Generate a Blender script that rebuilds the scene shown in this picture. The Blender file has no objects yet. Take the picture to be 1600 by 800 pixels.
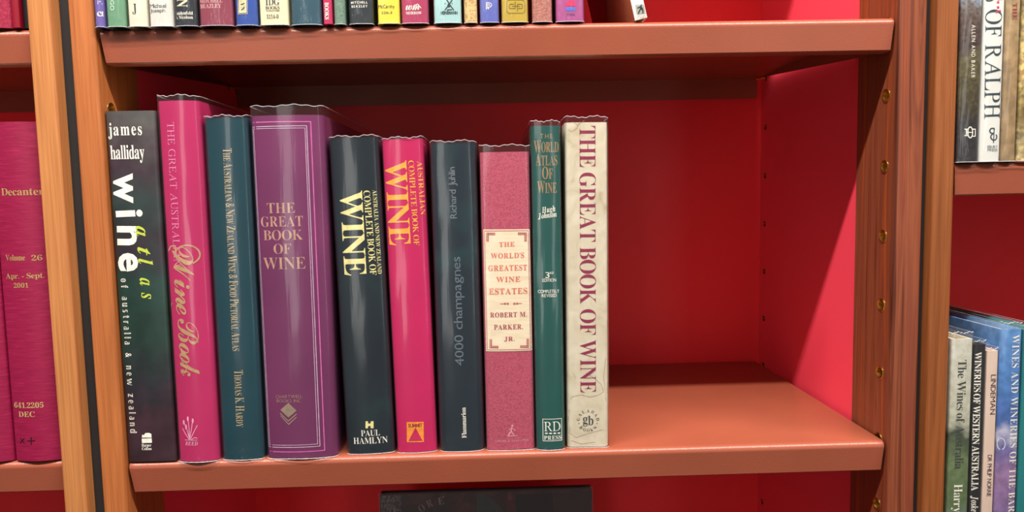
import bpy, bmesh, math, random
from mathutils import Vector, Matrix
random.seed(7)
S = bpy.context.scene
COL = S.collection
PI = math.pi

# ------------------------------------------------------------------ camera, world, lamps, exposure
CAMPOS = Vector((0.349997, -0.663192, 0.243149))
YAW, PITCH, ROLL, FPX = 0.0222559, -0.0843227, -0.0209760, 1121.287
fw = Vector((math.sin(YAW)*math.cos(PITCH), math.cos(YAW)*math.cos(PITCH), math.sin(PITCH)))
rt0 = Vector((math.cos(YAW), -math.sin(YAW), 0)); up0 = rt0.cross(fw)
rt = math.cos(ROLL)*rt0 + math.sin(ROLL)*up0
up = -math.sin(ROLL)*rt0 + math.cos(ROLL)*up0
cd = bpy.data.cameras.new('camera'); cam = bpy.data.objects.new('camera', cd); COL.objects.link(cam)
cd.sensor_width = 36; cd.lens = FPX/1600*36; cd.clip_start = 0.01
M = Matrix((rt, up, -fw)).transposed().to_4x4(); M.translation = CAMPOS
cam.matrix_world = M; S.camera = cam
S.cycles.max_bounces = 14; S.cycles.diffuse_bounces = 9; S.cycles.transparent_max_bounces = 20

w = bpy.data.worlds.new('room_ambience'); w.use_nodes = True; S.world = w
wn = w.node_tree; bg = wn.nodes['Background']
bg.inputs[0].default_value = (1.0, 0.93, 0.86, 1); bg.inputs[1].default_value = 0.10

def lamp(name, x, y, z, power, size, tgt, col=(1, .95, .88), shape='DISK', size_y=None):
    ld = bpy.data.lights.new(name, 'AREA'); ld.shape = shape; ld.size = size
    if size_y: ld.size_y = size_y
    ld.energy = power; ld.color = col
    o = bpy.data.objects.new(name, ld); COL.objects.link(o); o.location = (x, y, z)
    d = Vector(tgt) - Vector((x, y, z)); o.rotation_euler = d.to_track_quat('-Z', 'Y').to_euler()
    return o
LZ, LY = 1.85, -0.86
lamp('strip_lamp', .42, LY, LZ, 154, 4.0, (.42, 0, .2), (1, .95, .88), 'RECTANGLE', .06)
lamp('streak_light', -.6, -2.7, .4, 6, .5, (.3, 0, .2), (1, .97, .93), 'RECTANGLE', 1.7)  # unseen tall panel light, added to put vertical streaks on the jackets
lamp('streak_light', 1.7, -2.7, .4, 4, .4, (.3, 0, .2), (1, .97, .93), 'RECTANGLE', 1.7)  # its added partner on the other side, for more streaks
vs = S.view_settings; vs.view_transform = 'Standard'; vs.look = 'None'; vs.exposure = 0.0; vs.gamma = 1; vs.use_curve_mapping = False

H = .398; SHW = .72; TH = .030; DEP = .336
def at(x, y, Y):
    """the place in the room, on the upright plane at depth Y, that a pixel of the 1600x800 frame looks at"""
    d = rt*((x-800)/FPX) + up*((400-y)/FPX) + fw
    return CAMPOS + d*((Y-CAMPOS.y)/d.y)

# ------------------------------------------------------------------ materials
def lin(c):
    return tuple((v/255/12.92 if v/255 <= .04045 else ((v/255+.055)/1.055)**2.4) for v in c) + (1,)
def newmat(name):
    m = bpy.data.materials.new(name); m.use_nodes = True
    return m, m.node_tree, m.node_tree.nodes['Principled BSDF']
def N(t, typ, **kw):
    n = t.nodes.new(typ)
    for k, v in kw.items(): setattr(n, k, v)
    return n
def coords(t, scale):
    tc = N(t, 'ShaderNodeTexCoord'); mp = N(t, 'ShaderNodeMapping'); mp.inputs['Scale'].default_value = scale
    t.links.new(tc.outputs['Object'], mp.inputs['Vector']); return mp.outputs['Vector']
def ramp(t, fac, stops):
    r = N(t, 'ShaderNodeValToRGB'); e = r.color_ramp.elements
    e[0].position, e[0].color = stops[0]; e[1].position, e[1].color = stops[-1]
    for p, c in stops[1:-1]:
        n = e.new(p); n.color = c
    t.links.new(fac, r.inputs[0]); return r.outputs[0]
def noise(t, vec, scale, detail=3, dist=0, rough=.5):
    n = N(t, 'ShaderNodeTexNoise'); n.inputs['Scale'].default_value = scale; n.inputs['Detail'].default_value = detail
    n.inputs['Distortion'].default_value = dist; n.inputs['Roughness'].default_value = rough
    t.links.new(vec, n.inputs['Vector']); return n.outputs['Fac']
def bump(t, bs, fac, strength, dist=.001):
    b = N(t, 'ShaderNodeBump'); b.inputs['Strength'].default_value = strength; b.inputs['Distance'].default_value = dist
    t.links.new(fac, b.inputs['Height']); t.links.new(b.outputs[0], bs.inputs['Normal'])
def paint(name, c, rough=.5, var=.06, scale=(20, 20, 20), bmp=0, bscale=300, spec=.5, coat=0):
    """painted or printed surface with faint mottling"""
    m, t, b = newmat(name); l = lin(c)
    v = coords(t, scale); f = noise(t, v, 1, 4)
    lo = tuple(x*(1-var) for x in l[:3])+(1,); hi = tuple(min(1, x*(1+var)) for x in l[:3])+(1,)
    t.links.new(ramp(t, f, [(.35, lo), (.65, hi)]), b.inputs['Base Color'])
    b.inputs['Roughness'].default_value = rough; b.inputs['Specular IOR Level'].default_value = spec
    b.inputs['Coat Weight'].default_value = coat; b.inputs['Coat Roughness'].default_value = .15
    if bmp: bump(t, b, noise(t, coords(t, (1, 1, 1)), bscale, 2), bmp)
    return m
def cloth(name, c, c2, s=1500, var=.5):
    m, t, b = newmat(name)
    v = coords(t, (1, 1, 1))
    a = N(t, 'ShaderNodeTexNoise'); a.inputs['Scale'].default_value = 1; a.inputs['Detail'].default_value = 1
    t.links.new(coords(t, (s, s, s*.3)), a.inputs['Vector'])
    c_ = N(t, 'ShaderNodeTexNoise'); c_.inputs['Scale'].default_value = 1; c_.inputs['Detail'].default_value = 1
    t.links.new(coords(t, (s*.3, s*.3, s)), c_.inputs['Vector'])
    mx = N(t, 'ShaderNodeMath', operation='ADD'); t.links.new(a.outputs['Fac'], mx.inputs[0]); t.links.new(c_.outputs['Fac'], mx.inputs[1])
    hf = N(t, 'ShaderNodeMath', operation='MULTIPLY'); hf.inputs[1].default_value = .5; t.links.new(mx.outputs[0], hf.inputs[0])
    t.links.new(ramp(t, hf.outputs[0], [(.4, lin(c2)), (.56, lin(c))]), b.inputs['Base Color'])
    b.inputs['Roughness'].default_value = .8; bump(t, b, hf.outputs[0], .5, .0004)
    return m
def wood(name, stops, dark=None, seed=0, sc=60, rough=.38):
    m, t, b = newmat(name)
    tc = N(t, 'ShaderNodeTexCoord'); mp = N(t, 'ShaderNodeMapping'); mp.inputs['Scale'].default_value = (sc, sc, sc*.035)
    mp.inputs['Location'].default_value = (seed, seed*.7, seed*1.3); t.links.new(tc.outputs['Object'], mp.inputs[0])
    f = noise(t, mp.outputs[0], 1, 4, 1.2, .6)
    mp2 = N(t, 'ShaderNodeMapping'); mp2.inputs['Scale'].default_value = (900, 900, 12); t.links.new(tc.outputs['Object'], mp2.inputs[0])
    g = noise(t, mp2.outputs[0], 1, 2)
    col = ramp(t, f, stops)
    mix = N(t, 'ShaderNodeMix', data_type='RGBA', blend_type='MULTIPLY'); mix.inputs[0].default_value = .55
    t.links.new(col, mix.inputs['A']); t.links.new(ramp(t, g, [(.3, (.62, .55, .5, 1)), (.6, (1, 1, 1, 1))]), mix.inputs['B'])
    out = mix.outputs['Result']
    if dark:
        mp3 = N(t, 'ShaderNodeMapping'); mp3.inputs['Scale'].default_value = (75, 75, 1.6); mp3.inputs['Location'].default_value = (dark, dark, dark); t.links.new(tc.outputs['Object'], mp3.inputs[0])
        k = noise(t, mp3.outputs[0], 1, 3, .6)
        m2 = N(t, 'ShaderNodeMix', data_type='RGBA', blend_type='MULTIPLY'); m2.inputs[0].default_value = 1
        t.links.new(out, m2.inputs['A']); t.links.new(ramp(t, k, [(.27, (.14, .12, .12, 1)), (.36, (1, 1, 1, 1))]), m2.inputs['B']); out = m2.outputs['Result']
    t.links.new(out, b.inputs['Base Color']); b.inputs['Roughness'].default_value = rough
    bump(t, b, g, .15, .0005)
    return m
def metal(name, c, rough=.25):
    m, t, b = newmat(name); b.inputs['Metallic'].default_value = 1
    t.links.new(ramp(t, noise(t, coords(t, (300, 300, 300)), 1, 2), [(.3, lin(tuple(x*.85 for x in c))), (.7, lin(c))]), b.inputs['Base Color'])
    b.inputs['Roughness'].default_value = rough; return m
def mottled(name, stops, zscale=(18, 18, 9), seed=0, rough=.3, dist=.6, det=3, bmp=0):
    m, t, b = newmat(name)
    tc = N(t, 'ShaderNodeTexCoord'); mp = N(t, 'ShaderNodeMapping'); mp.inputs['Scale'].default_value = zscale
    mp.inputs['Location'].default_value = (seed, seed, seed); t.links.new(tc.outputs['Object'], mp.inputs[0])
    t.links.new(ramp(t, noise(t, mp.outputs[0], 1, det, dist), [(p, lin(c)) for p, c in stops]), b.inputs['Base Color'])
    b.inputs['Roughness'].default_value = rough
    if bmp: bump(t, b, noise(t, coords(t, (1, 1, 1)), 120, 4), bmp, .001)
    return m
def photo_cover(name, h, stops, fine=260, amt=.5, rough=.3):
    """printed landscape photograph: bands up the jacket (fractions of its height), broken up by leafy detail"""
    m, t, b = newmat(name)
    tc = N(t, 'ShaderNodeTexCoord'); sp = N(t, 'ShaderNodeSeparateXYZ'); t.links.new(tc.outputs['Object'], sp.inputs[0])
    n1 = noise(t, tc.outputs['Object'], 45, 4)
    a = N(t, 'ShaderNodeMath', operation='MULTIPLY_ADD'); a.inputs[1].default_value = .05*h/.25; a.inputs[2].default_value = -.025*h/.25
    t.links.new(n1, a.inputs[0])
    s = N(t, 'ShaderNodeMath', operation='ADD'); t.links.new(a.outputs[0], s.inputs[0]); t.links.new(sp.outputs[2], s.inputs[1])
    d = N(t, 'ShaderNodeMath', operation='DIVIDE'); d.inputs[1].default_value = h; t.links.new(s.outputs[0], d.inputs[0])
    col = ramp(t, d.outputs[0], [(p, lin(c)) for p, c in stops])
    n2 = noise(t, tc.outputs['Object'], fine, 3)
    mx = N(t, 'ShaderNodeMix', data_type='RGBA', blend_type='OVERLAY'); mx.inputs[0].default_value = amt
    t.links.new(col, mx.inputs['A']); t.links.new(ramp(t, n2, [(.38, (.02, .02, .02, 1)), (.62, (.9, .9, .9, 1))]), mx.inputs['B'])
    t.links.new(mx.outputs['Result'], b.inputs['Base Color']); b.inputs['Roughness'].default_value = rough
    return m
def film_mat(name='clear_film', haze=.012, fold=.16):
    m = bpy.data.materials.new(name); m.use_nodes = True; t = m.node_tree; t.nodes.clear()
    out = N(t, 'ShaderNodeOutputMaterial'); tr = N(t, 'ShaderNodeBsdfTransparent'); gl = N(t, 'ShaderNodeBsdfGlossy'); df = N(t, 'ShaderNodeBsdfDiffuse')
    gl.inputs['Roughness'].default_value = .13; df.inputs[0].default_value = (.9, .9, .95, 1)
    tr.inputs[0].default_value = (.985, .985, .985, 1)
    ge = N(t, 'ShaderNodeNewGeometry'); dt = N(t, 'ShaderNodeVectorMath', operation='DOT_PRODUCT')      # Schlick reflectance, the same from both sides of the thin film
    t.links.new(ge.outputs['Incoming'], dt.inputs[0]); t.links.new(ge.outputs['Normal'], dt.inputs[1])
    ab = N(t, 'ShaderNodeMath', operation='ABSOLUTE'); t.links.new(dt.outputs['Value'], ab.inputs[0])
    iv = N(t, 'ShaderNodeMath', operation='SUBTRACT'); iv.inputs[0].default_value = 1; t.links.new(ab.outputs[0], iv.inputs[1])
    pw = N(t, 'ShaderNodeMath', operation='POWER'); pw.inputs[1].default_value = 5; t.links.new(iv.outputs[0], pw.inputs[0])
    fr = N(t, 'ShaderNodeMath', operation='MULTIPLY_ADD'); fr.inputs[1].default_value = .94; fr.inputs[2].default_value = .06; t.links.new(pw.outputs[0], fr.inputs[0])
    tc = N(t, 'ShaderNodeTexCoord'); mp = N(t, 'ShaderNodeMapping'); mp.inputs['Scale'].default_value = (130, 60, 7); t.links.new(tc.outputs['Object'], mp.inputs[0])
    bp = N(t, 'ShaderNodeBump'); bp.inputs['Strength'].default_value = fold; bp.inputs['Distance'].default_value = .0012
    t.links.new(noise(t, mp.outputs[0], 1, 3, .3), bp.inputs['Height'])
    t.links.new(bp.outputs[0], gl.inputs['Normal'])
    m1 = N(t, 'ShaderNodeMixShader'); m1.inputs[0].default_value = haze; t.links.new(tr.outputs[0], m1.inputs[1]); t.links.new(df.outputs[0], m1.inputs[2])
    m2 = N(t, 'ShaderNodeMixShader'); t.links.new(fr.outputs[0], m2.inputs[0]); t.links.new(m1.outputs[0], m2.inputs[1]); t.links.new(gl.outputs[0], m2.inputs[2])
    t.links.new(m2.outputs[0], out.inputs[0]); return m

MAT = {}
FILM = film_mat(); EDGE = film_mat('film_cut_edge', .45, .2)
PAPER = paint('page_paper', (225, 212, 185), .8, .15, (4, 4, 400))
SHELF = paint('salmon_powder_coat', (156, 82, 60), .33, .04, (12, 12, 12), .12, 900, .5)
RED = paint('red_lacquered_panel', (255, 74, 96), .42, .03, (6, 6, 6), 0, 300, .4)
REDBACK = paint('red_lacquered_back', (255, 56, 66), .42, .03, (6, 6, 6), 0, 300, .4)
BLACK = paint('black_rubber', (38, 38, 40), .6, .1)
W_L = wood('orange_oak', [(.3, lin((166, 94, 50))), (.5, lin((184, 108, 58))), (.7, lin((196, 118, 66)))], None, 3, 110)
W_R = wood('red_brown_hardwood', [(.28, lin((84, 36, 24))), (.42, lin((146, 78, 50))), (.52, lin((128, 64, 46))), (.66, lin((172, 84, 38)))], 5.1, 8, 62)
W_NL = wood('pale_honey_oak', [(.3, lin((184, 116, 66))), (.5, lin((198, 130, 76))), (.7, lin((208, 140, 84)))], None, 13, 110)
W_NR = wood('mid_brown_oak', [(.3, lin((126, 68, 32))), (.5, lin((144, 82, 42))), (.7, lin((156, 92, 50)))], None, 23, 110)
BRASS = metal('polished_brass', (236, 196, 110), .28)
DIM_BRASS = metal('dim_brass', (120, 70, 40), .4)  # brass darkened in colour to stand for dim light at the back

# ------------------------------------------------------------------ mesh helpers
def link(name, bm, mat, parent=None, smooth=False, bevel=0, seg=2):
    me = bpy.data.meshes.new(name)
    if isinstance(bm, bmesh.types.BMesh):
        bmesh.ops.recalc_face_normals(bm, faces=bm.faces) if not getattr(bm, 'norecalc', False) else None
        bm.to_mesh(me); bm.free()
    else: me = bm
    for m in (mat if isinstance(mat, (list, tuple)) else [mat]): me.materials.append(m)
    if smooth:
        for p in me.polygons: p.use_smooth = True
    o = bpy.data.objects.new(name, me); COL.objects.link(o)
    if parent: o.parent = parent
    if bevel:
        b = o.modifiers.new('bevel', 'BEVEL'); b.width = bevel; b.segments = seg; b.limit_method = 'ANGLE'
    return o
def box(bm, x0, x1, y0, y1, z0, z1):
    vs_ = [bm.verts.new((x, y, z)) for z in (z0, z1) for x, y in ((x0, y0), (x1, y0), (x1, y1), (x0, y1))]
    for f in ((0, 3, 2, 1), (4, 5, 6, 7), (0, 1, 5, 4), (1, 2, 6, 5), (2, 3, 7, 6), (3, 0, 4, 7)): bm.faces.new([vs_[i] for i in f])
def empty(name, loc=(0, 0, 0), label=None, cat=None, group=None, roty=0, rotx=0):
    o = bpy.data.objects.new(name, None); COL.objects.link(o); o.location = loc; o.rotation_euler = (rotx, roty, 0)
    o.empty_display_size = .02
    if label: o['label'] = label
    if cat: o['category'] = cat
    if group: o['group'] = group
    return o
def prism_z(bm, pts, z0, z1):
    a = [bm.verts.new((x, y, z0)) for x, y in pts]; b = [bm.verts.new((x, y, z1)) for x, y in pts]; n = len(pts)
    for i in range(n): bm.faces.new((a[i], a[(i+1) % n], b[(i+1) % n], b[i]))
    bm.faces.new(a[::-1]); bm.faces.new(b)
def smooth_by_angle(o, deg=35):
    me = o.data
    for p in me.polygons: p.use_smooth = True
    me.set_sharp_from_angle(angle=math.radians(deg))

# ------------------------------------------------------------------ room
def struct(name, x0, x1, y0, y1, z0, z1, mat):
    bm = bmesh.new(); box(bm, x0, x1, y0, y1, z0, z1); o = link(name, bm, mat); o['kind'] = 'structure'; return o
FL = -1.15
struct('floor', -3, 4, -3.2, .6, FL-.05, FL, paint('dark_carpet', (66, 58, 54), .95, .2, (60, 60, 60), .5, 600))
struct('ceiling', -3, 4, -3.2, .6, 2.05, 2.1, paint('white_ceiling_paint', (225, 222, 215), .9, .02))
struct('wall_back', -3, 4, .45, .55, FL, 2.05, paint('grey_wall_paint', (120, 115, 110), .9, .03))

# ------------------------------------------------------------------ bookcases
def hole_cut(o, cutter_bm, mat=None):
    me = bpy.data.meshes.new('c'); cutter_bm.to_mesh(me); cutter_bm.free(); c = bpy.data.objects.new('c', me); COL.objects.link(c)
    md = o.modifiers.new('b', 'BOOLEAN'); md.object = c; md.operation = 'DIFFERENCE'; md.solver = 'EXACT'
    c.parent = o.parent
    bpy.context.view_layer.update()
    dg = bpy.context.evaluated_depsgraph_get(); nm = bpy.data.meshes.new_from_object(o.evaluated_get(dg))
    o.modifiers.clear(); old = o.data; o.data = nm; bpy.data.objects.remove(c)
def cyl_x(bm, x0, x1, y, z, r, n=20):
    a = [bm.verts.new((x0, y+r*math.cos(2*PI*i/n), z+r*math.sin(2*PI*i/n))) for i in range(n)]
    b = [bm.verts.new((x1, y+r*math.cos(2*PI*i/n), z+r*math.sin(2*PI*i/n))) for i in range(n)]
    for i in range(n): bm.faces.new((a[i], a[(i+1) % n], b[(i+1) % n], b[i]))
    bm.faces.new(a[::-1]); bm.faces.new(b); bmesh.ops.recalc_face_normals(bm, faces=bm.faces)
def lathe_x(prof, n=24):
    """revolve (x, r) about the x axis"""
    bm = bmesh.new(); rings = []
    for x, r in prof: rings.append([bm.verts.new((x, r*math.cos(2*PI*i/n), r*math.sin(2*PI*i/n))) for i in range(n)] if r > 0 else [bm.verts.new((x, 0, 0))])
    for a, b in zip(rings, rings[1:]):
        for i in range(n):
            if len(a) == 1: bm.faces.new((a[0], b[(i+1) % n], b[i]))
            elif len(b) == 1: bm.faces.new((a[i], a[(i+1) % n], b[0]))
            else: bm.faces.new((a[i], a[(i+1) % n], b[(i+1) % n], b[i]))
    return bm
# brass sleeve: flange proud of the wood, cup sunk into it; open side towards -x
SLEEVE = bpy.data.meshes.new('brass_socket')
_b = lathe_x([(.0003, .0068), (-.0004, .0067), (-.0007, .0060), (-.0003, .0050), (.004, .0044), (.0085, .0043), (.009, 0)]); _b.to_mesh(SLEEVE); _b.free()
for p in SLEEVE.polygons: p.use_smooth = True
SLEEVE.set_sharp_from_angle(angle=math.radians(38)); SLEEVE.materials.append(BRASS)
SLEEVEB = bpy.data.meshes.new('dim_brass_socket')
_b = lathe_x([(.0001, .0040), (-.0003, .0038), (.0002, .0033), (.006, .0031), (.0065, 0)]); _b.to_mesh(SLEEVEB); _b.free()
for p in SLEEVEB.polygons: p.use_smooth = True
SLEEVEB.materials.append(DIM_BRASS)

def post(root, xa, xb, yf, yb, z0, z1, mat, r=.0025):
    """upright timber with eased front corners"""
    pts = [(xa, yb), (xa, yf+r)] + [(xa+r-r*math.cos(a), yf+r-r*math.sin(a)) for a in (PI/8, PI/4, 3*PI/8, PI/2)]
    pts += [(xb-r+r*math.cos(a), yf+r-r*math.sin(a)) for a in (PI/2, 3*PI/8, PI/4, PI/8)] + [(xb, yf+r), (xb, yb)]
    bm = bmesh.new(); prism_z(bm, pts[::-1], z0, z1)
    return link('post', bm, mat, root)
def bookcase(label, xi, wi, yf, posts, woods, zs=0.0, holes=(0, 1)):
    """xi inner left face, wi clear width, posts = ((outer,inner) left, (inner,outer) right)"""
    root = empty('bookcase', (0, 0, FL), label, 'bookcase', 'timber bookcases side by side')
    o_ = -FL; z0, z1 = 0, 1.02-FL
    zh = [.329-.0663*k for k in range(-10, 22)]
    for s, (xa, xb) in enumerate(posts):
        p = post(root, xa, xb, yf, .068, z0, z1, woods[s])
        xin = xb if s == 0 else xa
        bp = bmesh.new(); box(bp, xa+.001, xb-.002, .0682, .339, .08, z1)
        if s == 1:
            bp.free(); bp = bmesh.new(); box(bp, xa+.002, xb-.001, .0682, .339, .08, z1)
        pan = link('side_panel', bp, RED, root)
        if s in holes:
            zz = [z for z in zh if -.42 < z+zs < .82]
            c = bmesh.new(); d = bmesh.new()
            for z in zz:
                sg = -1 if s == 0 else 1
                cyl_x(c, xin-.0095*sg*-1 if 0 else min(xin-.001*sg, xin+.0095*sg), max(xin-.001*sg, xin+.0095*sg), yf+.0195, z+zs+o_, .0052)
                cyl_x(d, min(xin+.001*sg, xin+.010*sg), max(xin+.001*sg, xin+.010*sg), .323, z+zs+o_, .0034)
            hole_cut(p, c); hole_cut(pan, d)
            for z in zz:
                for me, par, y in ((SLEEVE, p, yf+.0195), (SLEEVEB, pan, .323)):
                    e = bpy.data.objects.new('brass_socket' if me is SLEEVE else 'pin_hole', me); COL.objects.link(e); e.parent = par
                    e.location = (xin+(0 if me is SLEEVE else .002*sg), y, z+zs+o_)
                    if s == 0: e.rotation_euler = (0, 0, PI)
    xl, xr = posts[0][0], posts[1][1]
    bm = bmesh.new(); box(bm, xl+.002, xr-.002, .340, .352, .05, z1); link('back_panel', bm, REDBACK, root)
    bm = bmesh.new(); box(bm, xl, xr, yf, .352, z1+.0005, z1+.022); link('top_panel', bm, woods[0], root)
    bm = bmesh.new(); box(bm, posts[0][1]+.0005, posts[1][0]-.0005, .03, .05, 0, .08); link('plinth', bm, BLACK, root)
    return root
main = bookcase('middle timber bookcase lined in red, with one half empty shelf of wine books', -.001, .722, -.0045,
                ((-.0230, -.001), (.721, .7470)), (W_L, W_R))
for xa, xb in ((-.0325, -.0232), (.7472, .7513)):
    bm = bmesh.new(); box(bm, xa, xb, .0, .06, 0, 1.02-FL); link('spacer_strip', bm, BLACK, main)
bookcase('left timber bookcase of paler honey wood holding dark red bound volumes', -.78, .72, -.0138, ((-.796, -.776), (-.0533, -.033)), (W_NL, W_NL), 0, ())
bookcase('right timber bookcase of mid brown wood, holding vineyard and winery picture books', .772, .72, -.0120, ((.7518, .7715), (1.4935, 1.515)), (W_NR, W_NR), 0, ())

PINS = []
for xs in (-.006, -.0002):      # long pins reach into the brass sockets
    q = lathe_x([(xs, 0), (xs, .0016), (.012, .0016), (.012, 0)], 12)
    me = bpy.data.meshes.new('shelf_pin'); q.to_mesh(me); q.free(); me.materials.append(BRASS); PINS.append(me)
def shelf(label, x0, x1, z, yf=0.0):
    PINM = PINS[0 if yf == 0 else 1]
    """folded metal shelf: plate with rounded front nose, deep front lip and back lip, ends cut back"""
    root = empty('shelf', (x0, yf, z), label, 'shelf', 'salmon metal shelves')
    W_ = x1-x0; r = .0055; t = .0012
    prof = [(DEP-yf-t-.0008, -.0285), (DEP-yf-.0008, -.0285), (DEP-yf-.0008, 0)]
    prof += [(r-r*math.sin(a), -r+r*math.cos(a)) for a in [k*PI/2/9 for k in range(10)]]
    tl = .115                                                                  # the lip is folded a little under
    prof += [(.0008*tl, -r-.0008), ((TH-r-.0026)*tl, -TH+.0026), ((TH-r-.0014)*tl, -TH+.0014), (.0045, -TH), (.016, -TH), (.016, -TH+t), ((TH-r)*tl+t, -TH+t), (t, -r)]
    prof += [(t+(r-t)*(1-math.cos(a)), -r+(r-t)*math.sin(a)) for a in (PI/6, PI/3)]
    prof += [(r, -t), (DEP-yf-t-.0008, -t)]
    bm = bmesh.new(); rows = []
    for s in (0, 1):
        rows.append([bm.verts.new(((.0008 + max(0, -zz)*.10) if s == 0 else (W_-(.0042 if y > .03 else .0012) - max(0, -zz)*.05), y, zz)) for y, zz in prof])
    n = len(prof)
    for i in range(n): bm.faces.new((rows[0][i], rows[0][(i+1) % n], rows[1][(i+1) % n], rows[1][i]))
    f0 = bm.faces.new(rows[0]); f1 = bm.faces.new(rows[1][::-1])
    bmesh.ops.triangulate(bm, faces=[f0, f1])
    o = link('shelf_body', bm, SHELF, root); smooth_by_angle(o, 40)
    for px_, sg in (((-.0009, 0), (W_+.0009, 1)) if yf == 0 else ((.0006, 0), (W_-.0006, 1))):
        for y in (.015, .323-yf):
            e = bpy.data.objects.new('shelf_pin', PINM); COL.objects.link(e); e.parent = root; e.location = (px_, y, -.0036)
            e.rotation_euler = (0, 0, 0 if sg == 0 else PI); e.scale = (1, 1, 1)
    return root
shelf('salmon metal shelf with curved lip, carrying the row of ten wine books', 0, SHW, 0)
shelf('salmon metal shelf above the ten wine books, carrying a row of shorter jacketed books', 0, SHW, H)
shelf('salmon metal shelf just below the frame of the middle case, under the dark picture book', 0, SHW, -H)
shelf('highest salmon metal shelf of the middle case, above the short jacketed books', 0, SHW, 2*H)
shelf('left bookcase shelf under the dark red volume lettered in gold', -.775, -.054, .0072, -.0085)
shelf('left bookcase upper shelf, above the empty dark gap', -.775, -.054, .3975, -.0085)
shelf('right bookcase upper shelf under the vineyard photo book and white book', .7725, 1.493, .264, -.0085)
shelf('right bookcase lower shelf under the winery books, mostly out of frame', .7725, 1.493, -.136, -.0085)

# ------------------------------------------------------------------ lettering: glyph outlines laid out by hand
EXC = {('si', 'h'): chr(0x1D489), ('sr', 'h'): chr(0x1D489), ('ds', 'C'): '\u2102', ('ds', 'H'): '\u210d', ('ds', 'N'): '\u2115', ('ds', 'P'): '\u2119', ('ds', 'Q'): '\u211a', ('ds', 'R'): '\u211d', ('ds', 'Z'): '\u2124'}
BASE = {'sb': (0x1D400, 0x1D41A, 0x1D7CE), 'st': (0x1D400, 0x1D41A, 0x1D7CE), 'sr': (0x1D434, 0x1D44E, 0x1D7CE), 'si': (0x1D434, 0x1D44E, 0x1D7CE), 'bi': (0x1D468, 0x1D482, 0x1D7CE),
        'sc': (0x1D4D0, 0x1D4EA, 0x1D7CE), 'ds': (0x1D538, 0x1D552, 0x1D7D8), 'n': (0x1D5A0, 0x1D5BA, 0x1D7E2), 'nb': (0x1D5D4, 0x1D5EE, 0x1D7EC)}
OFFS = {'st': -.009, 'nb': .028}
_G = {}; _PEN = []
def glyph(ch, st):
    k = (ch, st)
    if k in _G: return _G[k]
    u, l, d = BASE[st]
    c = ch if st in ('n', 'nb') else EXC.get(k) or (chr(u+ord(ch)-65) if 'A' <= ch <= 'Z' else chr(l+ord(ch)-97) if 'a' <= ch <= 'z' else chr(d+ord(ch)-48) if '0' <= ch <= '9' else ch)
    if not _PEN:
        cu = bpy.data.curves.new('g', 'FONT'); cu.size = 1; cu.resolution_u = 3; _PEN.append(bpy.data.objects.new('g', cu))
    ob = _PEN[0]; ob.data.body = c; ob.data.offset = OFFS.get(st, 0); me = bpy.data.meshes.new_from_object(ob)
    vv = [(v.co.x, v.co.y) for v in me.vertices]; ff = [tuple(p.vertices) for p in me.polygons]
    bpy.data.meshes.remove(me)
    if st == 'sr' and ch.isalpha(): vv = [(x-y*.27, y) for x, y in vv]
    if not vv: vv = [(0, 0), (.3, 0)]; ff = []
    x0 = min(v[0] for v in vv); x1 = max(v[0] for v in vv)
    _G[k] = ([(x-x0, y) for x, y in vv], ff, x1-x0); return _G[k]
def layout(text, st, track=.07, small=0, space=.27):
    """-> verts, faces, with length normalised to 1 and y in em"""
    V, F, x = [], [], 0
    for i, ch in enumerate(text):
        if ch == ' ': x += space+track; continue
        s = 1
        if small and ch.islower(): ch = ch.upper(); s = small
        vv, ff, ad = glyph(ch, st)
        o = len(V); V += [(x+a*s, b*s) for a, b in vv]; F += [tuple(o+j for j in f) for f in ff]
        x += ad*s+track
    x -= track
    return [(a/x, b) for a, b in V], F
CAPH = {}
def caph(st, ch='H'):
    k = (st, ch)
    if k not in CAPH: CAPH[k] = max(v[1] for v in glyph(ch, st)[0])
    return CAPH[k]

INKS = {}
def ink(c, rough=.45, metallic=0):
    k = (c, rough, metallic)
    if k not in INKS:
        m = paint('ink_%d_%d_%d' % c, c, rough, .12, (200, 200, 200)); m.node_tree.nodes['Principled BSDF'].inputs['Metallic'].default_value = metallic
        INKS[k] = m
    return INKS[k]

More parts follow.
